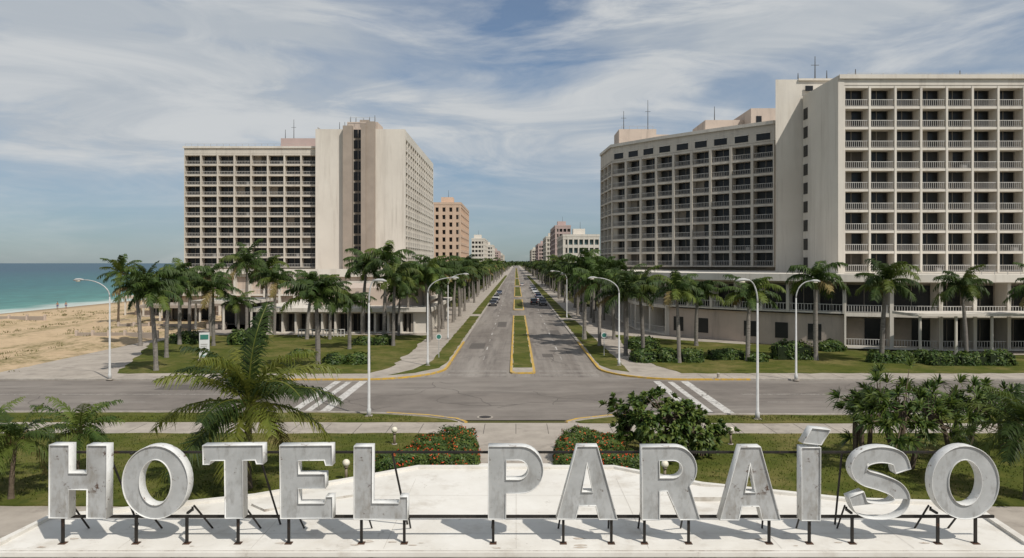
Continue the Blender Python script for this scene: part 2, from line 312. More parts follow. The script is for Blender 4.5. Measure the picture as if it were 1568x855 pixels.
lk=[(-85,50.2),(-14,50.2),(-9,49.7),(-6,48.9),(-4,47.8),(-3.4,46.9)]
rk=[(3.4,46.9),(4.2,47.8),(6.3,48.8),(9,49.3),(14,49.4),(300,49.4)]
b=B(); b.prism([(-85,50.2)]+lk[1:]+rk[0:]+[(300,26),(-85,26)],-.05,.06,'concrete')
strip(b,[p for p in lk][::-1],-.2,-.04,.14,'kerb'); strip(b,rk[::-1],-.2,-.04,.14,'kerb')
strip(b,[(-9,49.75),(-6,48.95),(-4,47.85),(-3.35,46.9)][::-1],-.22,-.04,.147,'yellow'); strip(b,[(3.35,46.9),(4.2,47.85),(6.3,48.85),(9,49.35)][::-1],-.22,-.04,.147,'yellow')
for i in range(-40,60): b.box(i*2-.02,i*2+.02,43.9,46.7,.05,.063,'crack')
b.obj('pavement')
b=B(); b.prism([(-85,30),(-85,-20),(85,-20),(85,30)],-.05,.09,'concrete'); b.obj('plaza_pavement')
def edgy(pts,step=1.2,amp=.15):
    o=[]
    for i in range(len(pts)):
        a=Vector(pts[i]); c=Vector(pts[(i+1)%len(pts)]); L_=(c-a).length; k=max(1,int(min(L_/step,120)))
        d=(c-a)/k; nrm=Vector((-d.y,d.x)).normalized()
        for j in range(k):
            q=a+d*j; q=q+nrm*R(-amp,amp) if j else q; o.append((q.x,q.y))
    return o
b=B()
b.prism(edgy([(-85,49.9),(-14,49.9),(-9,49.4),(-6.2,48.6),(-4.3,47.6),(-3.8,47.1),(-85,47.1)],amp=.09),.05,.12,'grass')
b.prism(edgy([(3.9,47.1),(4.6,47.6),(6.4,48.5),(9,49.0),(14,49.1),(110,49.1),(110,46.8),(4.2,46.8)],amp=.09),.05,.12,'grass')
b.prism(edgy([(-70,43.8),(-3.9,43.8),(-2.5,42),(-2.05,39),(-2.05,30.8),(-70,30.8)],amp=.1),.05,.13,'grass')
b.prism(edgy([(3.4,43.8),(90,43.8),(90,30.8),(2.05,30.8),(2.05,39),(2.5,42)],amp=.1),.05,.13,'grass')
b.obj('lawn')
b=B()
b.prism(edgy([(-37.5,67.6),(-14,67.4),(-12.4,72),(-12.4,103),(-48,104),(-47,92),(-42,80)],amp=.3),.1,.15,'grass')
b.prism(edgy([(-11.8,66.4),(-9.6,67.8),(-7.6,71),(-7.2,75),(-7.15,140),(-8.9,140),(-8.9,76),(-10,70)],amp=.08),.1,.15,'grass')
b.prism(edgy([(-7.15,146),(-7.15,600),(-8.9,600),(-8.9,146)],amp=.05),.1,.15,'grass')
b.prism(edgy([(15.6,67.6),(110,67.6),(110,81),(46,81),(24,95),(14,104),(13.8,75)],amp=.25),.1,.15,'grass')
b.prism(edgy([(8.5,73),(9.3,70),(10.8,68.4),(10.9,76),(10.7,130),(8.5,130)],amp=.08),.1,.15,'grass')
b.prism(edgy([(8.5,136),(10.7,136),(10.7,600),(8.5,600)],amp=.05),.1,.15,'grass')
b.obj('lawn')
for (a,c) in ((68,142),(160,205),(222,310),(330,470),(500,1500)):
    o=empty('road_median'); mx0,mx1=-.57,1.87; cxm=.65; r=1.22
    ol=arc(cxm,a+.7,r,180,360,10)+[(mx1,c)]+[(mx0,c)]
    ol=[(x,max(y,a)) for x,y in ol]
    b=B(); b.prism(ol,-.05,.13,'yellow'); 
    b.prism([(-.33,a+.9),(0,a+.3),(1.3,a+.3),(1.63,a+.9),(1.63,c-.3),(-.33,c-.3)],.1,.134,'concrete'); b.obj('kerb',parent=o)
    b=B(); b.prism(edgy([(-.3,a+3.2),(1.6,a+3.2),(1.6,c-.8),(-.3,c-.8)],amp=.06),.1,.15,'grass'); b.obj('grass',parent=o)
# markings
b=B(); z=.004
def rect(x0,x1,y0,y1,k='paint'): b.face([(x0,y0,z),(x1,y0,z),(x1,y1,z),(x0,y1,z)],k)
for x0,x1 in ((-16.1,-15.5),(-13.9,-13.2)): rect(x0,x1,50.6,63.8)
rect(-15.0,-14.5,50.8,63.5)
for x0,x1 in ((12.2,12.8),(14.6,15.3)): rect(x0,x1,50.2,63.8)
rect(13.4,13.9,50.6,63.5)
for yy in (67.2,69.6): rect(-6.4,-.9,yy,yy+.35,'paint_old'); rect(2.2,7.8,yy,yy+.35,'paint_old')
for i in range(60):
    y=78+i*9
    for x in (-3.6,4.9): rect(x,x+.14,y,y+3,'paint' if i%2 else 'paint_old')
for side in (-1,1):
    for i in range(9):
        x=side*(19+i*9); rect(min(x,x+side*5),max(x,x+side*5),54.2,54.33,'paint_old')
    rect(*( (-80,-18) if side<0 else (18,110)),57.2,57.33,'paint_old')
    rect(*( (-80,-18) if side<0 else (18,110)),57.5,57.63,'paint_old')
b.obj('road_markings')
b=B(); b.tube([(-2.1,48.9,.002),(-2.1,48.9,.03)],.42,20,'iron'); b.tube([(-2.1,48.9,.0),(-2.1,48.9,.018)],.55,20,'concrete'); b.obj('manhole_cover')
b=B()
for _ in range(85):
    x=R(-60,60); y=R(52,63); pts=[]; a=R(0,6.28)
    if random.random()<.55: x=R(-6,7.5); y=R(70,170); a=R(1.2,1.9)
    for i in range(16):
        pts.append((x,y)); x+=math.cos(a)*.6; y+=math.sin(a)*.6; a+=R(-.6,.6)
        if not(51<y<63.5 or (y>68 and -6.4<x<7.8)): break
    if len(pts)<3: continue
    for i in range(len(pts)-1):
        p=Vector(pts[i]); q=Vector(pts[i+1]); d=(q-p).normalized(); nn=Vector((-d.y,d.x))*R(.02,.035)
        b.face([(p.x-nn.x,p.y-nn.y,.008),(q.x-nn.x,q.y-nn.y,.008),(q.x+nn.x,q.y+nn.y,.008),(p.x+nn.x,p.y+nn.y,.008)],'crack')
for (x0,x1,y0,y1) in ((-5.8,-3.9,88,94),(5.2,6.6,104,112),(-30,-25,59.5,62),(24,30,52,54),(3.0,4.2,80,83),(-3.1,-1.6,118,128)): b.face([(x0,y0,.0055),(x1,y0,.0055),(x1,y1,.0055),(x0,y1,.0055)],'patch')
b.obj('road_cracks')

# terrace platform
pl=[(-12,836),(75,793),(390,760),(530,736),(640,716),(940,716),(1075,742),(1300,766),(1430,770),(1500,782),(1582,836)]
pw=[gp(x,y,.6) for x,y in pl]
o=empty('sign_terrace'); b=B(); fy=24.75
b.prism([(pw[0][0]-.6,fy)]+[(pw[-1][0]+.6,fy)]+pw[::-1],.05,.6,'white_plat','plat_side'); b.obj('platform',parent=o)
b=B(); strip(b,pw,-.28,.602,.72,'white_plat'); b.obj('rim',parent=o)
b=B(); b.prism([(-3.0,34.6),(3.4,34.6),(2.6,36.4),(-2.2,36.4)],.05,.35,'white_plat'); 
b.prism([gp(1040,752,.6),gp(1130,752,.6),gp(1150,768,.6),gp(1060,768,.6)],.602,.78,'white_plat','plat_side'); b.prism([gp(385,775,.6),gp(520,752,.6),gp(545,760,.6),gp(405,784,.6)],.602,.70,'white_plat','plat_side'); b.obj('step',parent=o)
b=B()
for yy in (26.3,30.6): 
    x0,x1=(-15,15.5) if yy<27 else (-6.5,8)
    b.face([(x0,yy,.604),(x1,yy,.604),(x1,yy+.02,.604),(x0,yy+.02,.604)],'joint')
for i in range(-3,4): x=i*4.6; b.face([(x,24.9,.6065),(x+.02,24.9,.6065),(x+.02,27.5 if abs(i)>1 else 33,.6065),(x,27.5 if abs(i)>1 else 33,.6065)],'joint')
b.obj('joints',parent=o)
b=B(); b.box(-19.5,19.5,fy-.12,fy+.0-.003,.42,.57,'white_plat'); b.obj('coping',parent=o)

# ---------------------------------------------------------------- facade generator
def facade(b,p0,p1,z0,floors,fh,bays,depth=1.3,wall='wallc',inner='wallin',fin=.3,slab=.3,rail=True,bal=.3,winw=.74,glassk=None,railh=.95,winh=.86,railk='rail'):
    p0=Vector(p0); p1=Vector(p1); Ln=(p1-p0).length; u=(p1-p0)/Ln; nn=Vector((u.y,-u.x))
    def fr(x,y,z): q=p0+u*x+nn*y; return (q.x,q.y,z)
    bw=Ln/bays; Ht=floors*fh
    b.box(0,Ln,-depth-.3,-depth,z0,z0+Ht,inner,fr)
    for f in range(floors+1):
        z=z0+f*fh; t=slab
        b.box(0,Ln,-depth+.004,0,z-(t/2 if f else 0),z+t/2,wall,fr)
    for i in range(bays+1):
        x=i*bw; b.box(max(0,x-fin/2)+(.003 if i==0 else 0),min(Ln,x+fin/2)-(.003 if i==bays else 0),-depth+.002,.06,z0+.002,z0+Ht+.1,wall,fr)
    for f in range(floors):
        z=z0+f*fh
        for i in range(bays):
            x0=i*bw+fin/2; x1=(i+1)*bw-fin/2; wv=(x1-x0)*winw; off=(x1-x0-wv)*.35
            k=glassk or random.choices(['glass','glass2','curtain'],[.76,.19,.05])[0]
            b.box(x0+off,x0+off+wv,-depth,-depth+.05,z+slab/2+.05,z+fh*winh,k,fr)
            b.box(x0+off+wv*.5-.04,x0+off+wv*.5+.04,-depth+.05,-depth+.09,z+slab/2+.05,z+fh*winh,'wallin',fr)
            if rail:
                zb=z+slab/2
                b.box(x0,x1,-.14,-.07,zb+railh-.07,zb+railh,'railw',fr); b.box(x0,x1,-.13,-.08,zb+.08,zb+.13,railk,fr)
                nb=int((x1-x0)/bal)
                for j in range(1,nb): 
                    xx=x0+(x1-x0)*j/nb; b.box(xx-.03,xx+.03,-.125,-.085,zb+.13,zb+railh-.07,railk,fr)
                if random.random()<.08:
                    b.box(x1-1.0,x1-.3,-.8,-.3,zb,zb+.6,'rail',fr)
                if random.random()<.08:
                    b.box(x0+off,x0+off+wv*.5,-depth+.1,-depth+.13,z+slab/2+.05,z+fh*winh,'wallin',fr)
def antenna(b,x,y,z,h):
    b.tube([(x,y,z),(x,y,z+h)],[.10,.05],5,'mast')
    if h>3: b.box(x-.6,x+.6,y-.03,y+.03,z+h*.6,z+h*.6+.07,'mast')
def roofrail(b,x0,x1,y,z,h=.8,k='rail'):
    b.box(x0,x1,y,y+.05,z+h-.05,z+h,k)
    n=max(2,int((x1-x0)/1.5))
    for i in range(n+1): xx=x0+(x1-x0)*i/n; b.box(xx-.03,xx+.03,y,y+.05,z,z+h-.05,k)

# ---- left hotel tower
o=empty('hotel_tower')
D=170.; b=B()
X0,X1=wx(483,D),wx(620,D); ZT=wz(198,D); sx0,sx1=wx(541,D),wx(555,D)
b.box(X0,sx0,170,171,0,ZT,'wallw'); b.box(sx1,X1,170,171,0,ZT,'wallw'); b.box(X0+.01,X1-1.8,171,227.9,0,ZT-.6,'wallw')
b.box(sx0,sx1,170.4,171,9,ZT-.02,'wallin')
b.box(X0,X1+.05,171.003,228,ZT-2.2,ZT-.2,'wallw')
b.box(wx(527,D),sx0,168.6,169.997,0,ZT+.6,'wallt'); b.box(sx1,wx(562,D),168.3,169.997,0,ZT+1,'wallt'); b.box(wx(562,D)+.003,wx(575,D),168.8,169.997,0,ZT+1.6,'wallt')
b.box(wx(530,D),wx(577,D),169.997+1.01,178,ZT-.25,ZT+1.9,'wallp'); b.box(wx(548,D),wx(562,D),172,176,ZT+1.9,ZT+2.6,'wallt')
b.box(X0+.5,X0+.55,170,228,ZT,ZT+.5,'rail')
b.obj('tower_walls',parent=o)
b=B()
for f in range(13):
    z=9.6+f*2.52
    b.box(sx0,sx1,170.3,170.4,z+.35,z+2.3,'glass'); b.box((sx0+sx1)/2-.05,(sx0+sx1)/2+.05,170.25,170.3,z+.35,z+2.3,'wallt')
b.obj('stair_windows',parent=o)
b=B(); facade(b,(X1,171),(X1,228),9.4,12,(ZT-2.2-9.4)/12,15,1.5,wall='wallw',bal=.5,fin=.35); b.obj('side_balconies',parent=o)
b=B(); WX0=wx(282,172); WT=wz(225,172)
facade(b,(WX0,172),(X0-.02,172),9.4,11,2.46,8,1.7,bal=.36,fin=.36,slab=.38,winw=.94,winh=.93,railh=.75); b.obj('wing_balconies',parent=o)
b=B(); b.box(WX0,X0-.02,172,190,9.4+11*2.46+.22,WT,'wallc'); b.box(WX0+.1,X0-.1,174.1,189.9,9,9.4+11*2.46+.2,'wallc')
b.box(WX0-.25,X0-.03,171.7,171.99,WT-.35,WT+.1,'wallw')
b.box(wx(430,176),X0+.3,176,186,WT,wz(212,176),'wallrose'); roofrail(b,WX0,X0-3,172.5,WT,.8); antenna(b,wx(450,178),178,wz(212,176),5); antenna(b,wx(437,178),178,wz(212,176),2.5)
for px in (520,528,560,571): antenna(b,wx(px,173),173,ZT,2.0+R(0,1))
for px in (537,545,557,566,574): antenna(b,wx(px,173),173,ZT+1.9,1.0+R(0,1))
roofrail(b,wx(537,171),wx(576,171),170.2,ZT+1.9,.9,'metal'); b.obj('roof_details',parent=o)
b=B(); b.box(-66,-17.5,140,169.9,0,wz(415,140),'wallp'); b.box(-66.5,-17,139.4,139.99,wz(424,140),wz(412,140),'wallw')
b.box(-40,-17.3,139.5,139.9,6.4,7.0,'wallw'); b.obj('podium',parent=o)
b=B(); facade(b,(-66,139),(-40,139),.1,2,4.2,9,1.5,wall='wallw',bal=.5,fin=.4); b.obj('podium_gallery',parent=o)
b=B(); facade(b,(wx(392,106),106),(wx(655,106),106),.14,1,3.1,13,2.2,wall='wallw',inner='wallin',rail=False,fin=.28,slab=.3,glassk='glass')
facade(b,(wx(655,106),106.1),(wx(655,106),139),.14,1,3.1,12,2.2,wall='wallw',rail=False,fin=.28,glassk='glass')
b.box(wx(385,106),wx(662,106),105,139.3,3.35,3.9,'wallw'); b.prism([(-32,112),(-14.2,112),(-14.2,138),(-32,138)],3.9,6.6,'wallp')
b.prism([(-14.15,113),(-13.3,113),(-13.3,137),(-14.15,137)],4.6,5.0,'wallw')
b.obj('canopy_wing',parent=o)
b=B()
for i in range(14):
    x=wx(456,101)+i*.5; b.box(x,x+.1,101,101.08,.15,1.1,'railw')
b.box(wx(456,101),wx(456,101)+6.6,100.98,101.1,1.1,1.2,'railw'); b.box(wx(456,101),wx(456,101)+6.6,100.98,101.1,.3,.36,'railw')
b.obj('terrace_fence')
def pavilion(x0,x1,y0,y1,h,k):
    b=B(); b.box(x0-.6,x1+.6,y0-.6,y1+.6,h,h+.45,k)
    b.box(x0+.3,x1-.3,y1-1,y1-.8,0,h,'wallin'); b.box(x0,x1,y0,y1,-.1,.12,'concrete')
    n=max(2,int((x1-x0)/3.2))
    for i in range(n+1):
        x=x0+(x1-x0)*i/n
        for y in (y0,(y0+y1)/2): b.box(x-.13,x+.13,y-.13,y+.13,.1,h,'wallw')
    for i in range(n): x=x0+(x1-x0)*(i+.2)/n; b.box(x,x+1.6,y1-1.06,y1-1.003,.3,h-.5,'glass')
    b.box(x0+1,x0+4,y0+1.5,y0+2.2,.12,1.1,'wallp')
    return b.obj('beach_pavilion')
pavilion(wx(300,112),wx(385,112),112,122,4.2,'wallw'); pavilion(wx(192,140),wx(275,140),140,150,3.6,'wallp'); pavilion(wx(205,118),wx(298,118),120,128,3.0,'wallt')
b=B()
for (a,c,y) in ((-62,-50,112),(-100,-84,128),(-60,-49,98)):
    b.box(a,c,y,y+.25,.0,1.0,'wallt')
    for i in range(6): x=a+(c-a)*i/5; b.box(x-.15,x+.15,y-.05,y+.3,0,1.3,'wallp')
b.obj('beach_wall')

# ---- right hotel
o=empty('hotel_complex')
D=93.; TX=wx(1290,D); TT=wz(116,D); z0=9.2; fh=2.68
b=B(); facade(b,(TX+.2,D),(TX+.2+14*3.33,D),z0,9,fh,14,1.6,wall='wallw',bal=.24,fin=.28,slab=.32,winw=.90,winh=.93,railh=.9); b.obj('tower_balconies',parent=o)
b=B(); b.box(TX-.6,TX+.195,D-.1,104.4,0,TT,'wallw'); b.box(TX+.2,90,94.95,110,9,z0+9*fh,'wallw'); b.box(TX+.2,90,D-.05,110,z0+9*fh+.2,TT-.003,'wallw'); b.box(TX-.5,90,D-.35,D-.105,TT-.45,TT+.08,'wallw')
b.prism([(37.8,104.6),(TX+9,104.6),(TX+9,124),(45.0,124)],0,wz(122,104.6),'wallw'); b.box(TX-1.2,TX+8,104.3,104.59,wz(124,104.6),wz(121,104.6),'wallw')
b.box(wx(1205,112),wx(1215,112),112,116,37,38.0,'wallp')
b.obj('tower_walls',parent=o)
b=B()
for f in range(9):
    z=z0+f*fh; b.box(TX-.66,TX-.601,102.6,104.0,z+.5,z+2.1,'glass'); 
b.box(42.0,43.1,104.2,104.297,wz(139,104),wz(131,104),'glass'); b.obj('slot_windows',parent=o)
b=B(); Bp=[(19.1,162),(19.9,149.5),(27.4,140.5),(35.7,132),(44.6,124)]
facade(b,Bp[0],Bp[1],z0+.6,8,2.7,3,1.3,bal=.5,winw=.7)
for i,nb in ((1,3),(2,3),(3,3)): facade(b,Bp[i],Bp[i+1],z0+.6,8,2.7,nb,1.4,bal=.3,fin=.5,slab=.42,winw=.9,winh=.92,railh=.9)
b.obj('wing_balconies',parent=o)
b=B(); zt=z0+.6+8*2.7; b.prism(Bp+[(64,124),(64,162)],zt+.252,34.9,'wallc'); b.prism([(20.9,162),(21.4,151),(46,127.5),(62,127),(62,162)],9,zt+.2,'wallc')
P2=[(p[0]-.25,p[1]-.25) for p in Bp]
b.prism(P2+[(46,124.1),(46,126),(20,162)],34.5,35.1,'wallw')
for i in (1,2,3):
    a=Vector(Bp[i]); c=Vector(Bp[i+1]); Ln=(c-a).length; u=(c-a)/Ln; nn=Vector((u.y,-u.x))
    def fr(x,y,z,a=a,u=u,nn=nn): q=a+u*x+nn*y; return (q.x,q.y,z)
    for j in range(3):
        x=Ln*(j+.2)/3; b.box(x,x+Ln/3*.62,.003,.05,zt+.55,zt+1.7,'glass',fr); b.box(x-.1,x+Ln/3*.62+.1,.003,.14,zt+1.7,zt+1.85,'wallw',fr)
b.box(wx(948,158),wx(1005,158),158,166,34.9,wz(198,158),'wallp'); b.box(wx(1005,158),wx(1025,158),158.2,166,34.9,wz(206,158),'wallp')
b.box(wx(1080,138),wx(1160,138),138,148,34.9,wz(184,138),'wallp'); b.box(wx(1150,134),wx(1190,134),134,146,34.9,wz(166,134),'wallp'); b.box(wx(1158,134),wx(1166,134),133.9,133.99,wz(190,134),wz(178,134),'glass')
for px,D_,y0,y1 in ((955,158,198,170),(992,158,198,153),(1094,138,184,163),(1248,105,121,86),(1266,105,121,108),(1222,105,121,112),(1310,94,116,106),(1470,94,116,108)):
    antenna(b,wx(px,D_+2),D_+2,wz(y0,D_+2),(y0-y1)*D_/F)
roofrail(b,wx(952,158),wx(1000,158),158.1,wz(198,158),.7); roofrail(b,TX+1,88,93.6,TT,.5,'metal'); b.obj('wing_roof',parent=o)
pp=[(18.6,150),(18.6,112),(21.5,103),(29,95),(40,87.5),(50,84.5),(98,84.5)]
b=B()
for i in range(len(pp)-1):
    a=Vector(pp[i]); c=Vector(pp[i+1]); Ln=(c-a).length
    if i in(2,3):
        facade(b,a,c,4.3,1,3.9,max(2,int(Ln/3.3)),1.6,wall='wallw',bal=.35,fin=.35,slab=.4,winw=.9,glassk='glass',railk='railw')
        u=(c-a)/Ln; nn=Vector((u.y,-u.x))
        def fr(x,y,z,a=a,u=u,nn=nn): q=a+u*x+nn*y; return (q.x,q.y,z)
        b.box(0,Ln,-1.2,-.5,0,4.1,'wallp',fr)
        for q in range(int(Ln/4)): b.box(1+q*4,2.6+q*4,-.5,-.46,.9,2.9,'glass2',fr)
    else:
        facade(b,a,c,.14,2,4.1,max(2,int(Ln/3.9)),2.2,wall='wallw',bal=.3,fin=.42,slab=.45,winw=.9,glassk='glass',railk='railw')
P3=[(p[0]-.9,p[1]-1.0) for p in pp[:-1]]+[(98,83.5)]
b.prism(P3+[(98,150)],8.25,9.15,'wallw'); b.prism([(21,150),(21,114),(31,99),(42,91),(52,88),(97,88),(97,150)],.1,8.2,'wallp')
roofrail(b,50,96,84.2,9.15,.55,'rail')
b.obj('podium',parent=o)
b=B(); b.box(44,66,79.5,84,4.6,4.9,'wallw'); 
for i in range(6): b.tube([(45+i*4,80,.1),(45+i*4,80,4.6)],.16,8,'wallw')
b.obj('porch',parent=o)

# ---- distant hotels
def hotel(name,px0,px1,pyt,D,depth,wall,floors,bx,by,gk=None,side='R'):
    x0,x1=wx(px0,D),wx(px1,D); zt=wz(pyt,D); fh=(zt-1.5)/floors
    e=empty(name); b=B()
    facade(b,(x0,D),(x1,D),0,floors,fh,bx,1,wall=wall,rail=False,fin=1.6 if wall=='wallpk' else .6,slab=1.3,glassk=gk,winw=.8,winh=.8)
    if side=='R': facade(b,(x1,D+.1),(x1,D+depth),0,floors,fh,by,1,wall=wall,rail=False,fin=.6,slab=1.0,glassk=gk,winh=.8)
    else: facade(b,(x0,D+depth),(x0,D+.1),0,floors,fh,by,1,wall=wall,rail=False,fin=.6,slab=1.0,glassk=gk,winh=.8)
    b.obj('facades',parent=e)
    b=B(); b.box(x0+1.25,x1-1.25,D+1.25,D+depth,0,zt-.1,wall); b.box(x0-.1,x1+.1,D-.1,D+depth+.1,zt-1.0,zt,wall)
    xm=(x0+x1)/2; b.box(xm-3,xm+2,D+4,D+10,zt,zt+2.5,wall); antenna(b,xm,D+5,zt+2.5,3); b.obj('body_and_roof',parent=e)
hotel('salmon_hotel',664,706,310,300,50,'wallpk',11,4,8)
hotel('white_hotel',722,742,365,480,60,'wallw',9,4,8); hotel('white_hotel',738,755,375,620,60,'wallw',8,4,8); hotel('rose_hotel',752,764,384,800,90,'wallrose',8,3,8)
hotel('white_hotel',764,771,390,1300,120,'wallc',8,3,8)
hotel('teal_glass_hotel',862,918,359,300,40,'wallw',6,7,6,'teal','L'); hotel('rose_hotel',850,874,345,430,60,'wallrose',10,4,8,None,'L')
hotel('cream_hotel',836,856,362,540,60,'wallc',9,4,8,None,'L'); hotel('rose_hotel',824,842,373,680,90,'wallrose',8,4,8,None,'L'); hotel('cream_hotel',814,826,382,900,120,'wallc',8,3,8,None,'L')

# ---------------------------------------------------------------- palms
def frond(b,o,az,e0,e1,Lr,ll,n,k,wd=.09,kr='shaft',dn=.45,fw=.55):
    o=Vector(o); seg=12; pts=[o.copy()]; p=o.copy()
    tw=R(-.3,.3)
    for i in range(seg):
        t=(i+1)/seg; e=e0+(e1-e0)*t**1.3; a=az+tw*t
        d=Vector((math.cos(e)*math.cos(a),math.cos(e)*math.sin(a),math.sin(e))); p=p+d*Lr/seg; pts.append(p.copy())
    b.tube(pts,[.05*(1-.8*i/seg)*Lr/3.5 for i in range(seg+1)],3,kr,cap=False)
    mi=b.mi(k)
    for i in range(n):
        t=.12+.88*i/(n-1); q=t*seg; j=min(int(q),seg-1); P=pts[j].lerp(pts[j+1],q-j); d=(pts[j+1]-pts[j]).normalized()
        s=d.cross(Vector((0,0,1)))
        if s.length<.05: s=Vector((math.sin(az),-math.cos(az),0))
        s.normalize(); up=s.cross(d).normalized()
        l=ll*(math.sin(math.pi*min(1,.12+.80*t))**.7)*R(.8,1.15)
        for sg in (-1,1):
            if random.random()<.05: continue
            dr=(s*sg+d*(fw+R(-.1,.1))+up*R(-.3,.35)).normalized()
            m1=P+dr*l*.5+Vector((0,0,-dn*.12*l)); m2=P+dr*l*.9+Vector((0,0,-dn*l*R(.6,1.4)))
            wv=d*wd
            i0=len(b.v); b.v.extend([tuple(P-wv*.4),tuple(P+wv*.4),tuple(m1+wv*.5),tuple(m1-wv*.5),tuple(m2)])
            b.f.append((i0,i0+1,i0+2,i0+3)); b.f.append((i0+3,i0+2,i0+4)); b.m.append(mi); b.m.append(mi)
def royal(seed,ht,nf=20,Lr=3.8,lean=0.0):
    random.seed(seed); b=B(); pts=[];rs=[]; dx=lean; n=9
    for i in range(n+1):
        t=i/n; pts.append((dx*t*t,dx*.4*t*t,-.1+ht*t)); rs.append((.22*(1-.35*t)+.05*math.sin(math.pi*t))+(.09 if i==0 else 0))
    b.tube(pts,rs,9,'trunk'); top=Vector(pts[-1])
    b.tube([top,top+Vector((0,0,.5)),top+Vector((0,0,1.2))],[.19,.17,.09],8,'shaft'); c=top+Vector((0,0,1.1))
    for i in range(nf):
        t=i/(nf-1); az=i*2.399+R(-.4,.4)
        e0=math.radians(80-72*t+R(-12,12)); e1=math.radians(-5-70*t**.8+R(-18,16))
        k='frond' if random.random()<.74 else 'frond2'
        if t>.9 and random.random()<.5: k='frondd'
        frond(b,c-Vector((0,0,.3*t)),az,e0,e1,Lr*R(.75,1.15),1.0,34,k,.14,dn=.75,fw=.45)
    return b.mesh('royal_palm')
def coconut(seed,ht,nf,Lr,ll,lean=(.5,0),nl=44,wd=.08,tr=.17,light=.5,spread=(82,-8),lk='frond2'):
    random.seed(seed); b=B(); pts=[];rs=[]
    for i in range(9): t=i/8; pts.append((lean[0]*t*t,lean[1]*t*t,-.1+ht*t)); rs.append(tr*(1-.35*t)+(.12*tr if i%2 else 0)+(.5*tr if i==0 else 0))
    b.tube(pts,rs,9,'trunkb'); c=Vector(pts[-1])
    for i in range(16): a=R(0,6.28); q=c+Vector((math.cos(a)*.12,math.sin(a)*.12,-.1)); b.tube([q,q+Vector((math.cos(a)*.3,math.sin(a)*.3,R(-.1,.5)))],[.06,.02],4,'frondd')
    for i in range(nf):
        t=i/(nf-1); az=i*2.399+R(-.3,.3); e0=math.radians(spread[0]+(spread[1]-spread[0])*t+R(-8,8)); e1=e0-math.radians(55+R(-14,25))
        k=lk if random.random()<light else 'frond'
        if t>.9: k='frondd' if random.random()<.4 else lk
        frond(b,c,az,e0,e1,Lr*R(.82,1.15),ll,nl,k,wd,kr=lk,dn=.45,fw=.75)
    return b.mesh('coconut_palm')
RP=[royal(11,7.2,18),royal(12,7.6,17,3.9,.3),royal(13,7.0,19,3.7,-.25),royal(14,7.8,16,4.0,.15),royal(15,7.3,20,3.5,.5),royal(16,7.5,14,3.7,-.45),royal(17,7.1,17,4.1,.1)]
CP=coconut(21,6.5,18,3.2,.85,(1.0,0),32,.12,.16,.3)
random.seed(5)
def rp(px,by,cy,sc=None,me=None,name='royal_palm_tree'):
    x,y=gp(px,by,.12); ht=wz(cy,y)-.1; me=me or random.choice(RP); s=ht/8.6 if me is not CP else ht/6.5
    k=(s*.4+.6*(sc or 1))*R(.9,1.1)
    o=inst(name,me,(x,y,.12),R(0,6.28),(k,k,s)); o.rotation_euler=(R(-.02,.02),R(-.02,.02),R(0,6.28)); return o
for a in [(239,568,440),(255,548,430),(327,530,438),(322,515,422),(378,505,398),(420,512,425),(365,515,462),(408,500,415),(487,566,440),(535,535,456),(505,520,440),(556,512,403),(588,515,400),(602,530,428),(660,520,430),(275,528,425),(650,505,426),(215,530,438),(290,510,430),(470,520,432),(625,510,425),
          (1040,556,447),(1145,553,452),(1249,552,426),(1350,556,434),(1480,556,440),(958,545,442),(895,520,406),(1066,530,438),(960,520,428),(1600,552,436),(918,530,425),(985,540,437),(940,520,418)]:
    rp(*a)
rp(181,497,418,1.0,CP,'coconut_palm_tree'); rp(232,505,428,.9,CP,'coconut_palm_tree')
y=98
while y<1400:
    for X in (-11.8,13.4):
        if (X>0 and y<112) or random.random()<.12: continue
        s=R(.85,1.15); inst('royal_palm_tree',random.choice(RP),(X+R(-1.1,1.1),y+R(-3.5,3.5),.1),R(0,6.28),(s*1.08,s*1.08,s*R(.9,1.12)))
        if y<420 and random.random()<.8: s=R(.75,1.05); inst('royal_palm_tree',random.choice(RP),(X+(-1 if X<0 else 1)*R(2.5,5.0),y+R(2,7),.1),R(0,6.28),s)
    y+=9 if y<300 else (14 if y<600 else 30)
x,y=gp(378,752); fg=coconut(31,4.0,23,4.4,1.15,(.15,0),66,.08,.2,.6,(86,-22),'frond3'); inst('coconut_palm_tree',fg,(x,y,.1),1.0,1)
sm=coconut(33,2.7,17,2.0,.62,(.2,0),34,.06,.11,.4,(75,-15)); x,y=gp(17,768); inst('small_palm_tree',sm,(x,y,.1),.4,1)
sm2=coconut(34,2.4,18,2.2,.65,(.1,0),34,.06,.11,.4,(75,-15)); x,y=gp(118,735); inst('small_palm_tree',sm2,(x,y,.1),.4,1); x,y=gp(-25,748); inst('small_palm_tree',sm2,(x,y,.1),2.4,1)
x,y=gp(1572,770); inst('small_palm_tree',coconut(35,3.3,20,2.7,.8,(.1,0),40,.07,.13,.4,(75,-20)),(x,y,.1),.8,1)

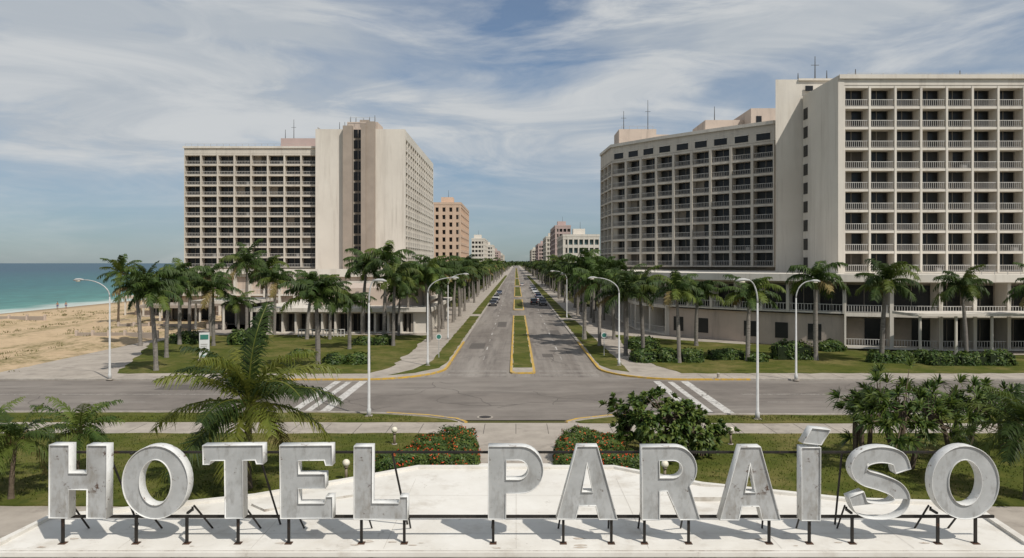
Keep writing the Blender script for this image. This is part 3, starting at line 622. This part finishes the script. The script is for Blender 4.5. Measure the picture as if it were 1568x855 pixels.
# ---------------------------------------------------------------- shrubs and hedges
def leafcard(b,c,s,k,nrm=None):
    d=Vector((R(-1,1),R(-1,1),R(-.4,1))).normalized() if nrm is None else (nrm+Vector((R(-1,1),R(-1,1),R(-1,1)))*.6).normalized()
    a=d.orthogonal().normalized(); q=Vector.cross(d,a); an=R(0,6.28); a2=a*math.cos(an)+q*math.sin(an); q2=d.cross(a2)
    b.face([tuple(c-a2*s),tuple(c-q2*s*.4),tuple(c+a2*s),tuple(c+q2*s*.4)],k)
def hedge(name,clumps,nper,s=.09,flowers=0,light=.3):
    b=B()
    for (cx,cy,rx,ry,h) in clumps:
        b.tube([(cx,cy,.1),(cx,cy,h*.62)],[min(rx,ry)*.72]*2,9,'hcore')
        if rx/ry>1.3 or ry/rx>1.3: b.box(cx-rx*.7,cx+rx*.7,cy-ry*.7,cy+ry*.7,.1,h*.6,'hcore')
        for _ in range(int(nper*(rx*ry))):
            a=R(0,6.283); el=math.asin(R(-.05,1)); n_=Vector((math.cos(a)*math.cos(el),math.sin(a)*math.cos(el),math.sin(el)))
            e=.35
            m=max(abs(n_.x),abs(n_.y),abs(n_.z)); n2=n_*(1-e)+n_/m*e
            rr=.86+.22*mnoise.noise(Vector((cx+n_.x*2.6,cy+n_.y*2.6,n_.z*2.4)))+R(-.1,.07)
            c=Vector((cx+n2.x*rx*rr,cy+n2.y*ry*rr,.12+n2.z*h*rr*.9))
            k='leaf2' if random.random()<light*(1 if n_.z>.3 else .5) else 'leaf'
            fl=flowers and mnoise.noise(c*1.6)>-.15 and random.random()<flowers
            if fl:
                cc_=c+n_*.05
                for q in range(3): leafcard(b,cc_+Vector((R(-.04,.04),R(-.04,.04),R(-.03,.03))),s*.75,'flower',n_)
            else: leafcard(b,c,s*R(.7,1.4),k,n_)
    return b.obj(name)
random.seed(9)
hedge('flowering_hedge',[(-6.2,35.8,1.0,1.1,1.05),(-5.4,36.2,1.2,1.2,1.2),(-4.0,36.5,1.3,1.3,1.3),(-2.9,38.2,1.0,1.3,1.4),(-2.6,36.3,.8,1.1,1.15),(-3.3,40,1.3,1.2,1.5),(-4.6,38.6,1.2,1.2,1.35)],3400,.07,.042,.5)
hedge('flowering_hedge',[(5.9,36.0,1.0,1.1,1.1),(5.0,36.2,1.2,1.2,1.2),(3.8,36.5,1.2,1.3,1.3),(2.9,38.2,1.0,1.3,1.4),(2.6,36.3,.8,1.1,1.15),(3.6,40,1.3,1.2,1.45),(4.8,38.6,1.2,1.2,1.35)],3400,.07,.042,.5)
def hb(name,px0,px1,py,dep,h,n=500,s=.16):
    x0,y0=gp(px0,py,.1); x1,_=gp(px1,py,.1); cl=[]; k=max(1,int((x1-x0)/2.2))
    for i in range(k): cl.append((x0+(x1-x0)*(i+.5)/k,y0+dep/2,(x1-x0)/k*.62,dep/2,h*R(.9,1.1)))
    hedge(name,cl,n,s)
hb('clipped_hedge',972,1082,557,4,1.7); hb('clipped_hedge',1088,1145,553,2.5,1.3); hb('clipped_hedge',1338,1440,558,2.4,1.5); hb('clipped_hedge',1430,1562,562,2.6,1.8); hb('clipped_hedge',1190,1250,553,3,2.4); hb('clipped_hedge',962,1010,536,3,1.6)
hb('clipped_hedge',490,560,560,2.4,1.3); hb('clipped_hedge',440,475,548,2,1.0); hb('shrub',345,400,530,3,2.6,300,.22); hb('shrub',255,300,528,3,1.8,300,.2); hb('shrub',1260,1300,540,3,1.4); hb('shrub',540,600,530,2,1.4); hb('shrub',1150,1180,556,2,1.0)
def rosette_tree(name,c,rx,rz,zc,ntip,ll,lw,seed,nl=16,k1='leaf',k2='leaf2',lf=.4,amp=.35):
    random.seed(seed); b=B(); x,y=c
    trs=[]
    for i in range(6):
        a=i*1.05; bx,by=x+math.cos(a)*.35,y+math.sin(a)*.35; tx,ty=x+math.cos(a)*rx*.45,y+math.sin(a)*rx*.4; tz=zc+R(-.3,.3)*rz
        b.tube([(bx,by,.05),((bx+tx)/2+R(-.2,.2),(by+ty)/2,tz*.55),(tx,ty,tz)],[.15,.11,.07],6,'trunkb'); trs.append(Vector((tx,ty,tz)))
    for _ in range(ntip):
        a=R(0,6.283); e=math.asin(R(-.6,1)); r=R(.55,1)**.6
        r*=.8+amp*mnoise.noise(Vector((math.cos(a)*1.7+seed,math.sin(a)*1.7,e*1.5)))+.15
        p=Vector((x+rx*r*math.cos(a)*math.cos(e),y+rx*.85*r*math.sin(a)*math.cos(e),zc+rz*r*math.sin(e)))
        if p.z<.4: continue
        t=min(trs,key=lambda q:(q-p).length); b.tube([t,t.lerp(p,.5)+Vector((0,0,-.1)),p-(p-t)*.06],[.045,.028,.015],4,'trunkb',cap=False)
        ax=(p-Vector((x,y,zc-rz*.8))).normalized()
        A=ax.orthogonal().normalized(); C=ax.cross(A)
        for j in range(nl):
            an=R(0,6.283); op=R(.1,1.5); d=(ax*math.cos(op)+(A*math.cos(an)+C*math.sin(an))*math.sin(op)).normalized()
            s=d.cross(ax); s=s.normalized() if s.length>.05 else A
            l=ll*R(.7,1.15); m=p+d*l*.55; t2=p+d*l+Vector((0,0,-.25*l))
            k=k2 if random.random()<lf else k1; i0=len(b.v); mi=b.mi(k)
            b.v.extend([tuple(p-s*lw*.25),tuple(p+s*lw*.25),tuple(m+s*lw*.5),tuple(m-s*lw*.5),tuple(t2)]); b.f.append((i0,i0+1,i0+2,i0+3)); b.f.append((i0+3,i0+2,i0+4)); b.m+= [mi,mi]
    return b.obj(name)
rosette_tree('plumeria_tree',(wx(1000,39.5),39.5),2.9,1.6,1.75,230,.42,.17,3,18,lf=.5,amp=.7)
rosette_tree('plumeria_tree',(wx(1066,39),39),1.6,1.1,1.3,80,.40,.17,8,18,lf=.5,amp=.6)
rosette_tree('pandanus_tree',(wx(1385,36.5),36.5),2.8,1.9,2.85,80,.72,.085,4,34,amp=.9,lf=.5)
rosette_tree('pandanus_tree',(wx(1465,38.5),38.5),2.3,1.5,2.5,52,.72,.085,6,34,amp=.8,lf=.5)
rosette_tree('pandanus_tree',(wx(1320,38),38),1.0,.8,3.0,18,.66,.085,12,30,amp=.6)
rosette_tree('pandanus_tree',(wx(1545,40),40),1.6,1.2,2.4,34,.7,.085,16,30,amp=.6)
# distant tree mass
random.seed(3); b=B()
for _ in range(560):
    D=R(150,1600) if random.random()<.6 else R(150,420); sg=random.choice((-1,1)); X=sg*R(16,23 if D<600 else 60)+.6
    if X<0 and D<230 and X<-17: continue
    if X>0 and D<165 and X>17.5: continue
    r=R(2,4.2); h=R(3,8.0)
    for __ in range(50):
        a=R(0,6.28); e=R(-.3,1.5); leafcard(b,Vector((X+r*math.cos(a)*math.cos(e),D+r*math.sin(a)*math.cos(e),h*.5+h*.5*math.sin(e))),R(.35,.9),'farleaf')
for _ in range(900):
    D=R(1700,2600); X=R(-95,900) ; r=R(6,14); h=R(7,16)
    for __ in range(14):
        a=R(0,6.28); e=R(-.3,1.5); leafcard(b,Vector((X+r*math.cos(a),D,h*.5+h*.5*math.sin(e))),R(2,4.5),'farleaf')
b.obj('distant_trees')
b=B(); random.seed(17)
for _ in range(1300):
    x=R(-94,-47); y=R(68,170)
    if mnoise.noise(Vector((x*.11,y*.06,9)))<.02: continue
    z=gh(x,y)
    for j in range(9):
        a=R(0,6.28); l=R(.12,.38); q=Vector((x+R(-.5,.5),y+R(-.5,.5),z)); d=Vector((math.cos(a)*.2,math.sin(a)*.2,l)); s=Vector((math.sin(a),-math.cos(a),0))*.05
        b.face([tuple(q-s),tuple(q+s),tuple(q+d)],'dune')
b.obj('beach_grass')
b=B(); random.seed(18)
for _ in range(26000):
    sgn=random.choice((-1,1)); x=sgn*R(3.9,34); y=R(31.5,43.6) if random.random()<.8 else R(47.2,48.8)
    if abs(x)<7 and y>47: continue
    a=R(0,6.28); l=R(.05,.13); q=Vector((x,y,.12)); d=Vector((math.cos(a)*.05,math.sin(a)*.05,l)); s=Vector((math.sin(a),-math.cos(a),0))*.03
    b.face([tuple(q-s),tuple(q+s),tuple(q+d)],'blade')
b.obj('grass_blades')

# ---------------------------------------------------------------- street furniture
def lamp(px,by,side,ht=9.3,arm=2.6):
    x,y=gp(px,by,.12); b=B()
    b.tube([(0,0,0),(0,0,.5),(0,0,.52),(0,0,ht-1.6)],[.15,.15,.10,.06],10,'metal'); b.box(-.22,.22,-.22,.22,-.05,.06,'concrete')
    pts=[(side*arm*(1-math.cos(t*math.pi/2)),0,ht-1.6+1.5*math.sin(t*math.pi/2)) for t in [i/10 for i in range(11)]]
    b.tube(pts,[.06-.022*i/10 for i in range(11)],8,'metal')
    hx=side*arm; i0=[(hx-side*.1,0,ht-.1),(hx+side*.25,0,ht-.06),(hx+side*.6,0,ht-.08),(hx+side*.85,0,ht-.14)]
    b.tube(i0,[.05,.10,.11,.04],8,'metal'); b.tube([(hx+side*.25,0,ht-.2),(hx+side*.6,0,ht-.2)],[.07,.07],8,'globe')
    b.obj('street_lamp',True,loc=(x,y,.1))
lamp(565,637,1,9.3,.35); lamp(168,581,-1,9.0,2.4); lamp(655,560,1,9.0,2.3); lamp(948,560,-1,9.0,2.3); lamp(1160,642,-1,9.35,.6); lamp(1219,582,1,8.9,1.3)
lamp(893,520,-1,9.0,2.3); lamp(686,520,1,9.0,2.0); lamp(868,488,-1,9.0,2.3)
for px,by in ((604,681),(530,736),(1119,681),(1018,738)):
    x,y=gp(px,by,.12); b=B(); b.tube([(0,0,0),(0,0,.62)],[.08,.06],10,'postb'); b.tube([(0,0,.62),(0,0,.68)],[.11,.11],10,'postb'); b.sphere((0,0,.84),.18,'globe',14,8); b.tube([(0,0,0),(0,0,.05)],[.16,.16],10,'concrete'); b.obj('garden_bollard_lamp',True,loc=(x,y,.12))
x,y=gp(313,553,.12); b=B(); b.box(-.5,.5,-.1,.1,.2,3.0,'signw'); b.box(-.4,.4,-.13,-.101,2.3,2.8,'signb'); b.box(-.4,.4,-.13,-.101,.5,.6,'signb')
for i in range(5): b.box(-.35,.2+.03*i,-.12,-.101,.95+i*.2,1.03+i*.2,'rail')
b.box(-.6,.6,-.25,.25,0,.2,'concrete'); o=b.obj('information_sign',loc=(x,y,.12)); o.rotation_euler=(0,0,.3)
for px,by in ((672,548),(925,545)):
    x,y=gp(px,by,.12); b=B(); b.tube([(0,0,0),(0,0,2.4)],.04,6,'metal'); b.tube([(0,-.05,2.3),(0,-.03,2.3)],[.32,.32],16,'signw'); b.tube([(0,-.056,2.3),(0,-.051,2.3)],[.24,.24],16,'signb'); b.obj('traffic_sign',loc=(x,y,.12))
for px,by in ((1100,580),(470,580)):
    x,y=gp(px,by,.12); b=B(); b.tube([(0,0,0),(0,0,.12),(0,0,.45),(0,0,.5)],[.2,.13,.15,.08],10,'concrete'); b.obj('concrete_bollard',loc=(x,y,.12))

def car(x,y,rot,col):
    kname='car_'+str(len(M)); M[kname]=mat(kname,col,col,1,.25,spec=.6)
    b=B(); prof=[(-2.15,.35),(-2.2,.7),(-2.1,.92),(-1.3,1.0),(-.75,1.42),(.75,1.45),(1.45,1.02),(2.05,.88),(2.2,.6),(2.15,.35)]
    def sect(w,inset): return [(p[0],w-(inset if p[1]>1.1 else 0),p[1]) for p in prof]
    A=sect(.86,.16); C=[(p[0],-p[1],p[2]) for p in A]; b.face(A[::-1],kname); b.face(C,kname)
    for i in range(len(A)):
        j=(i+1)%len(A); b.face([A[i],A[j],C[j],C[i]],'glass' if i in(3,5) else kname)
    for sg in (1,-1):
        b.face([(-1.15,.875*sg,1.02),(1.25,.875*sg,1.02),(.68,.72*sg,1.38),(-.7,.72*sg,1.36)][::sg],'glass'); b.box(.0,.08,(.78 if sg>0 else -.90),(.90 if sg>0 else -.78),1.02,1.38,kname)
        for wx_ in (-1.35,1.35): b.tube([(wx_,.9*sg,.33),(wx_,.68*sg,.33)],.33,14,'tyre'); b.tube([(wx_,.92*sg,.33),(wx_,.9*sg,.33)],.19,10,'metal')
        b.box(-2.23,-2.18,(.5 if sg>0 else -.8),(.8 if sg>0 else -.5),.66,.8,'flower'); b.box(2.15,2.21,(.5 if sg>0 else -.8),(.8 if sg>0 else -.5),.62,.76,'globe')
    o=b.obj('parked_car',loc=(x,y,.0)); o.rotation_euler=(0,0,rot)
hp=math.pi/2
random.seed(6)
for (X,D,c) in ((6.7,178,(.03,.03,.035)),(6.8,186,(.6,.6,.6)),(6.6,196,(.5,.5,.52)),(6.7,214,(.1,.15,.3)),(6.7,226,(.6,.6,.58)),(6.6,250,(.5,.5,.5)),(4.6,183,(.04,.05,.06)),(6.7,275,(.3,.3,.32)),(6.6,300,(.6,.6,.6))):
    car(X,D,hp*(1 if random.random()<.5 else 3),c)
car(-5.6,176,-hp,(.04,.04,.045)); car(-5.5,188,-hp,(.08,.09,.12)); car(-5.5,205,-hp,(.45,.44,.42)); car(2.9,330,hp,(.5,.5,.5)); car(-5.5,240,-hp,(.05,.07,.12))

def person(x,y,rot,s=1.0,step=.25):
    e=empty('beach_walker')
    V=[(0,0,.93),(0,0,1.15),(0,0,1.40),(0,0,1.50),(0,0,1.62),(0,.0,1.72),(.1,0,.88),(.11,-step*.5,.48),(.11,-step+.08,.07),(.11,-step-.08,.03),(-.1,0,.88),(-.11,step*.3,.48),(-.11,step+.1,.09),(-.11,step-.04,.03),
       (.19,0,1.40),(.24,.08,1.13),(.25,.02,.88),(.25,.0,.78),(-.19,0,1.40),(-.24,-.06,1.13),(-.25,-.14,.88),(-.25,-.16,.78)]
    E=[(0,1),(1,2),(2,3),(3,4),(4,5),(0,6),(6,7),(7,8),(8,9),(0,10),(10,11),(11,12),(12,13),(2,14),(14,15),(15,16),(16,17),(2,18),(18,19),(19,20),(20,21)]
    Rr=[.14,.12,.13,.055,.09,.07,.095,.06,.04,.035,.095,.06,.04,.035,.06,.042,.032,.03,.06,.042,.032,.03]
    me=bpy.data.meshes.new('body'); me.from_pydata(V,E,[]); me.materials.append(M['skin']); o=bpy.data.objects.new('body',me); scene.collection.objects.link(o); o.parent=e
    sm=o.modifiers.new('skin','SKIN'); 
    for i,sv in enumerate(me.skin_vertices[0].data): sv.radius=(Rr[i],Rr[i]); sv.use_root=(i==0)
    ss=o.modifiers.new('sub','SUBSURF'); ss.levels=1; ss.render_levels=1
    b=B(); b.tube([(0,0,.74),(0,0,.9),(0,0,1.02)],[.19,.18,.15],12,'cloth'); b.sphere((0,.01,1.72),.1,'iron',10,6); b.obj('shorts_and_hair',parent=e)
    e.location=(x,y,gh(x,y)); e.rotation_euler=(0,0,rot); e.scale=(s,s,s)
x,y=gp(88,474); person(x,y,.4); person(x+1.3,y+1,.5,.95,-.22)

# ---------------------------------------------------------------- HOTEL PARAÍSO sign
DL=25.2; S=DL/F
def ell(cx,cy,rx,ry,n=40,a0=0,a1=360): return [(cx+rx*math.cos(math.radians(a0+(a1-a0)*i/n)),cy+ry*math.sin(math.radians(a0+(a1-a0)*i/n))) for i in range(n+(0 if a1-a0==360 else 1))]
def Scurve():
    c=[(82,38),(74,19),(48,13),(23,19),(14,34),(23,48),(48,56),(71,66),(80,81),(71,95),(48,100),(20,95),(10,74)]
    c=[Vector(p) for p in c]; c=[2*c[0]-c[1]]+c+[2*c[-1]-c[-2]]; P=[]
    for i in range(1,len(c)-2):
        for j in range(5):
            t=j/5; a,b_,d,e=c[i-1],c[i],c[i+1],c[i+2]
            P.append(.5*((2*b_)+(-a+d)*t+(2*a-5*b_+4*d-e)*t*t+(-a+3*b_-3*d+e)*t**3))
    P.append(c[-2]); l=[];r=[]
    for i,p in enumerate(P):
        d=(P[min(i+1,len(P)-1)]-P[max(i-1,0)]).normalized(); n_=Vector((-d.y,d.x))*12; l.append(tuple(p+n_)); r.append(tuple(p-n_))
    return [l+r[::-1]]
Hh=[[(0,0),(30,0),(30,43),(58,43),(58,0),(88,0),(88,112),(58,112),(58,68),(30,68),(30,112),(0,112)]]
Oo=lambda W:[ell(W/2,56,W/2,56),ell(W/2,56,W/2-26,35)[::-1]]
Tt=[[(0,0),(92,0),(92,29),(82,29),(80,23),(61,23),(61,112),(33,112),(33,23),(12,23),(10,29),(0,29)]]
Ee=[[(0,0),(80,0),(80,31),(70,31),(68,23),(28,23),(28,44),(69,44),(69,66),(28,66),(28,89),(68,89),(70,79),(80,79),(80,112),(0,112)]]
Ll=[[(0,0),(28,0),(28,87),(69,87),(71,77),(82,77),(82,112),(0,112)]]
Pp=[[(0,0),(50,0)]+ell(50,36,34,36,14,-90,90)[1:]+[(27,72),(27,112),(0,112)],[(27,21),(27,51)]+ell(46,36,15,15,10,90,-90)]
Aa=[[(31,0),(62,0),(93,112),(65,112),(60,91),(34,91),(29,112),(0,112)],[(46.5,27),(38,70),(55.5,70)]]
Rr_=[[(0,0),(52,0)]+ell(52,34,32,34,14,-90,50)[1:]+[(89,112),(58,112),(39,68),(27,68),(27,112),(0,112)],[(27,21),(27,48)]+ell(48,34.5,14,13.5,10,90,-90)]
Ii=[[(0,0),(29,0),(29,112),(0,112)]]
letters=[('letter_h',75,682,95,Hh),('letter_o',187,683,104,Oo(101)),('letter_t',310,683,97,Tt),('letter_e',428,683,84,Ee),('letter_l',542,684,85,Ll),('letter_p',748,684,84,Pp),('letter_a',853,684,94,Aa),('letter_r',983,685,90,Rr_),('letter_a_2',1103,685,97,Aa),('letter_i',1228,686,31,Ii),('letter_s',1302,684,96,Scurve()),('letter_o_2',1427,684,104,Oo(103))]
sign=empty('hotel_paraiso_sign')
def curve_mesh(name,sp,px,py,ext,bev,fill,off,mk,yc,sc=1.0):
    cu=bpy.data.curves.new(name,'CURVE'); cu.dimensions='2D'; cu.fill_mode=fill; cu.extrude=ext; cu.bevel_depth=bev; cu.bevel_resolution=0; cu.offset=off
    for s_ in sp:
        q=cu.splines.new('POLY'); q.points.add(len(s_)-1); q.use_cyclic_u=True
        for i,(x,y) in enumerate(s_): q.points[i].co=(x*S*sc,-y*S,0,1)
    o=bpy.data.objects.new(name,cu); scene.collection.objects.link(o); dg=bpy.context.evaluated_depsgraph_get()
    me=bpy.data.meshes.new_from_object(o.evaluated_get(dg)); bpy.data.objects.remove(o)
    me.materials.clear(); me.materials.append(M[mk]); ob=bpy.data.objects.new(name,me); scene.collection.objects.link(ob)
    ob.rotation_euler=(math.radians(90),0,0); ob.location=((px-CX)*S,yc,H-(py-HY)*S); ob.parent=sign; return ob
random.seed(2)
for nm,px,py,W,sp in letters+[('accent_i',1230,656,44,[[(14,0),(42,3),(28,26),(0,23)]])]:
    rusty=nm in('letter_l','letter_i','letter_a_2','letter_h')
    a1=curve_mesh(nm+'_face',sp,px,py,.16,0,'BOTH',0,'lettf2' if rusty else 'lettf',DL+.22)
    a2=curve_mesh(nm+'_rim',sp,px,py,.21,.012,'NONE',.0,'letts',DL+.22)
    t=math.radians(R(-.6,.6)); a1.rotation_euler=a2.rotation_euler=(math.radians(90),t,0)
b=B()
def X(px,D=DL): return (px-CX)*D/F
yb=DL+.62; zt_=wz(693,yb); zb_=wz(790,yb)
b.box(X(112,yb),X(1440,yb),yb,yb+.07,zt_-.04,zt_+.04,'black'); b.box(X(80,yb),X(1520,yb),yb-.1,yb-.03,zb_-.05,zb_+.05,'black')
legs=[92,205,283,362,440,552,618,755,863,937,988,1056,1180,1242,1308,1440,1498]
for px in legs:
    x=X(px); b.box(x-.045,x+.045,DL+.12,DL+.2,.6,1.60,'black'); b.box(x-.12,x+.12,DL+.05,DL+.28,.6,.625,'rust')
    b.tube([(x,yb+.1,1.75),(x+R(-.1,.3),yb+1.0,.6)],[.035,.035],6,'black')
    b.box(x-.04,x+.04,DL+.2,yb,1.62,1.69,'black'); b.box(x-.035,x+.035,yb-.0305,yb-.003,1.6,1.75,'black')
for px in (165,395,600,1290):
    x=X(px,yb); b.tube([(x,yb+.04,zt_),(x+.35,yb+1.4,.6)],[.04,.04],6,'black')
for px in (88,140,205,345,450,555,762,885,1000,1135,1240,1330,1450):
    x=X(px,yb); b.box(x-.03,x+.03,DL+.4,yb-.002,zt_-.03,zt_+.03,'black')
b.obj('steel_frame',parent=sign)
b=B(); random.seed(44)
for _ in range(22):
    x=random.choice([X(q) for q in legs])+R(-.6,.6); y=DL+R(-.3,.6); n_=9; r=R(.10,.32)
    b.face([(x+r*R(.5,1.2)*math.cos(6.283*i/n_),y+r*.35*R(.5,1.2)*math.sin(6.283*i/n_),.609+_*.0003) for i in range(n_)],'stain')
b.obj('rust_stains',parent=sign)
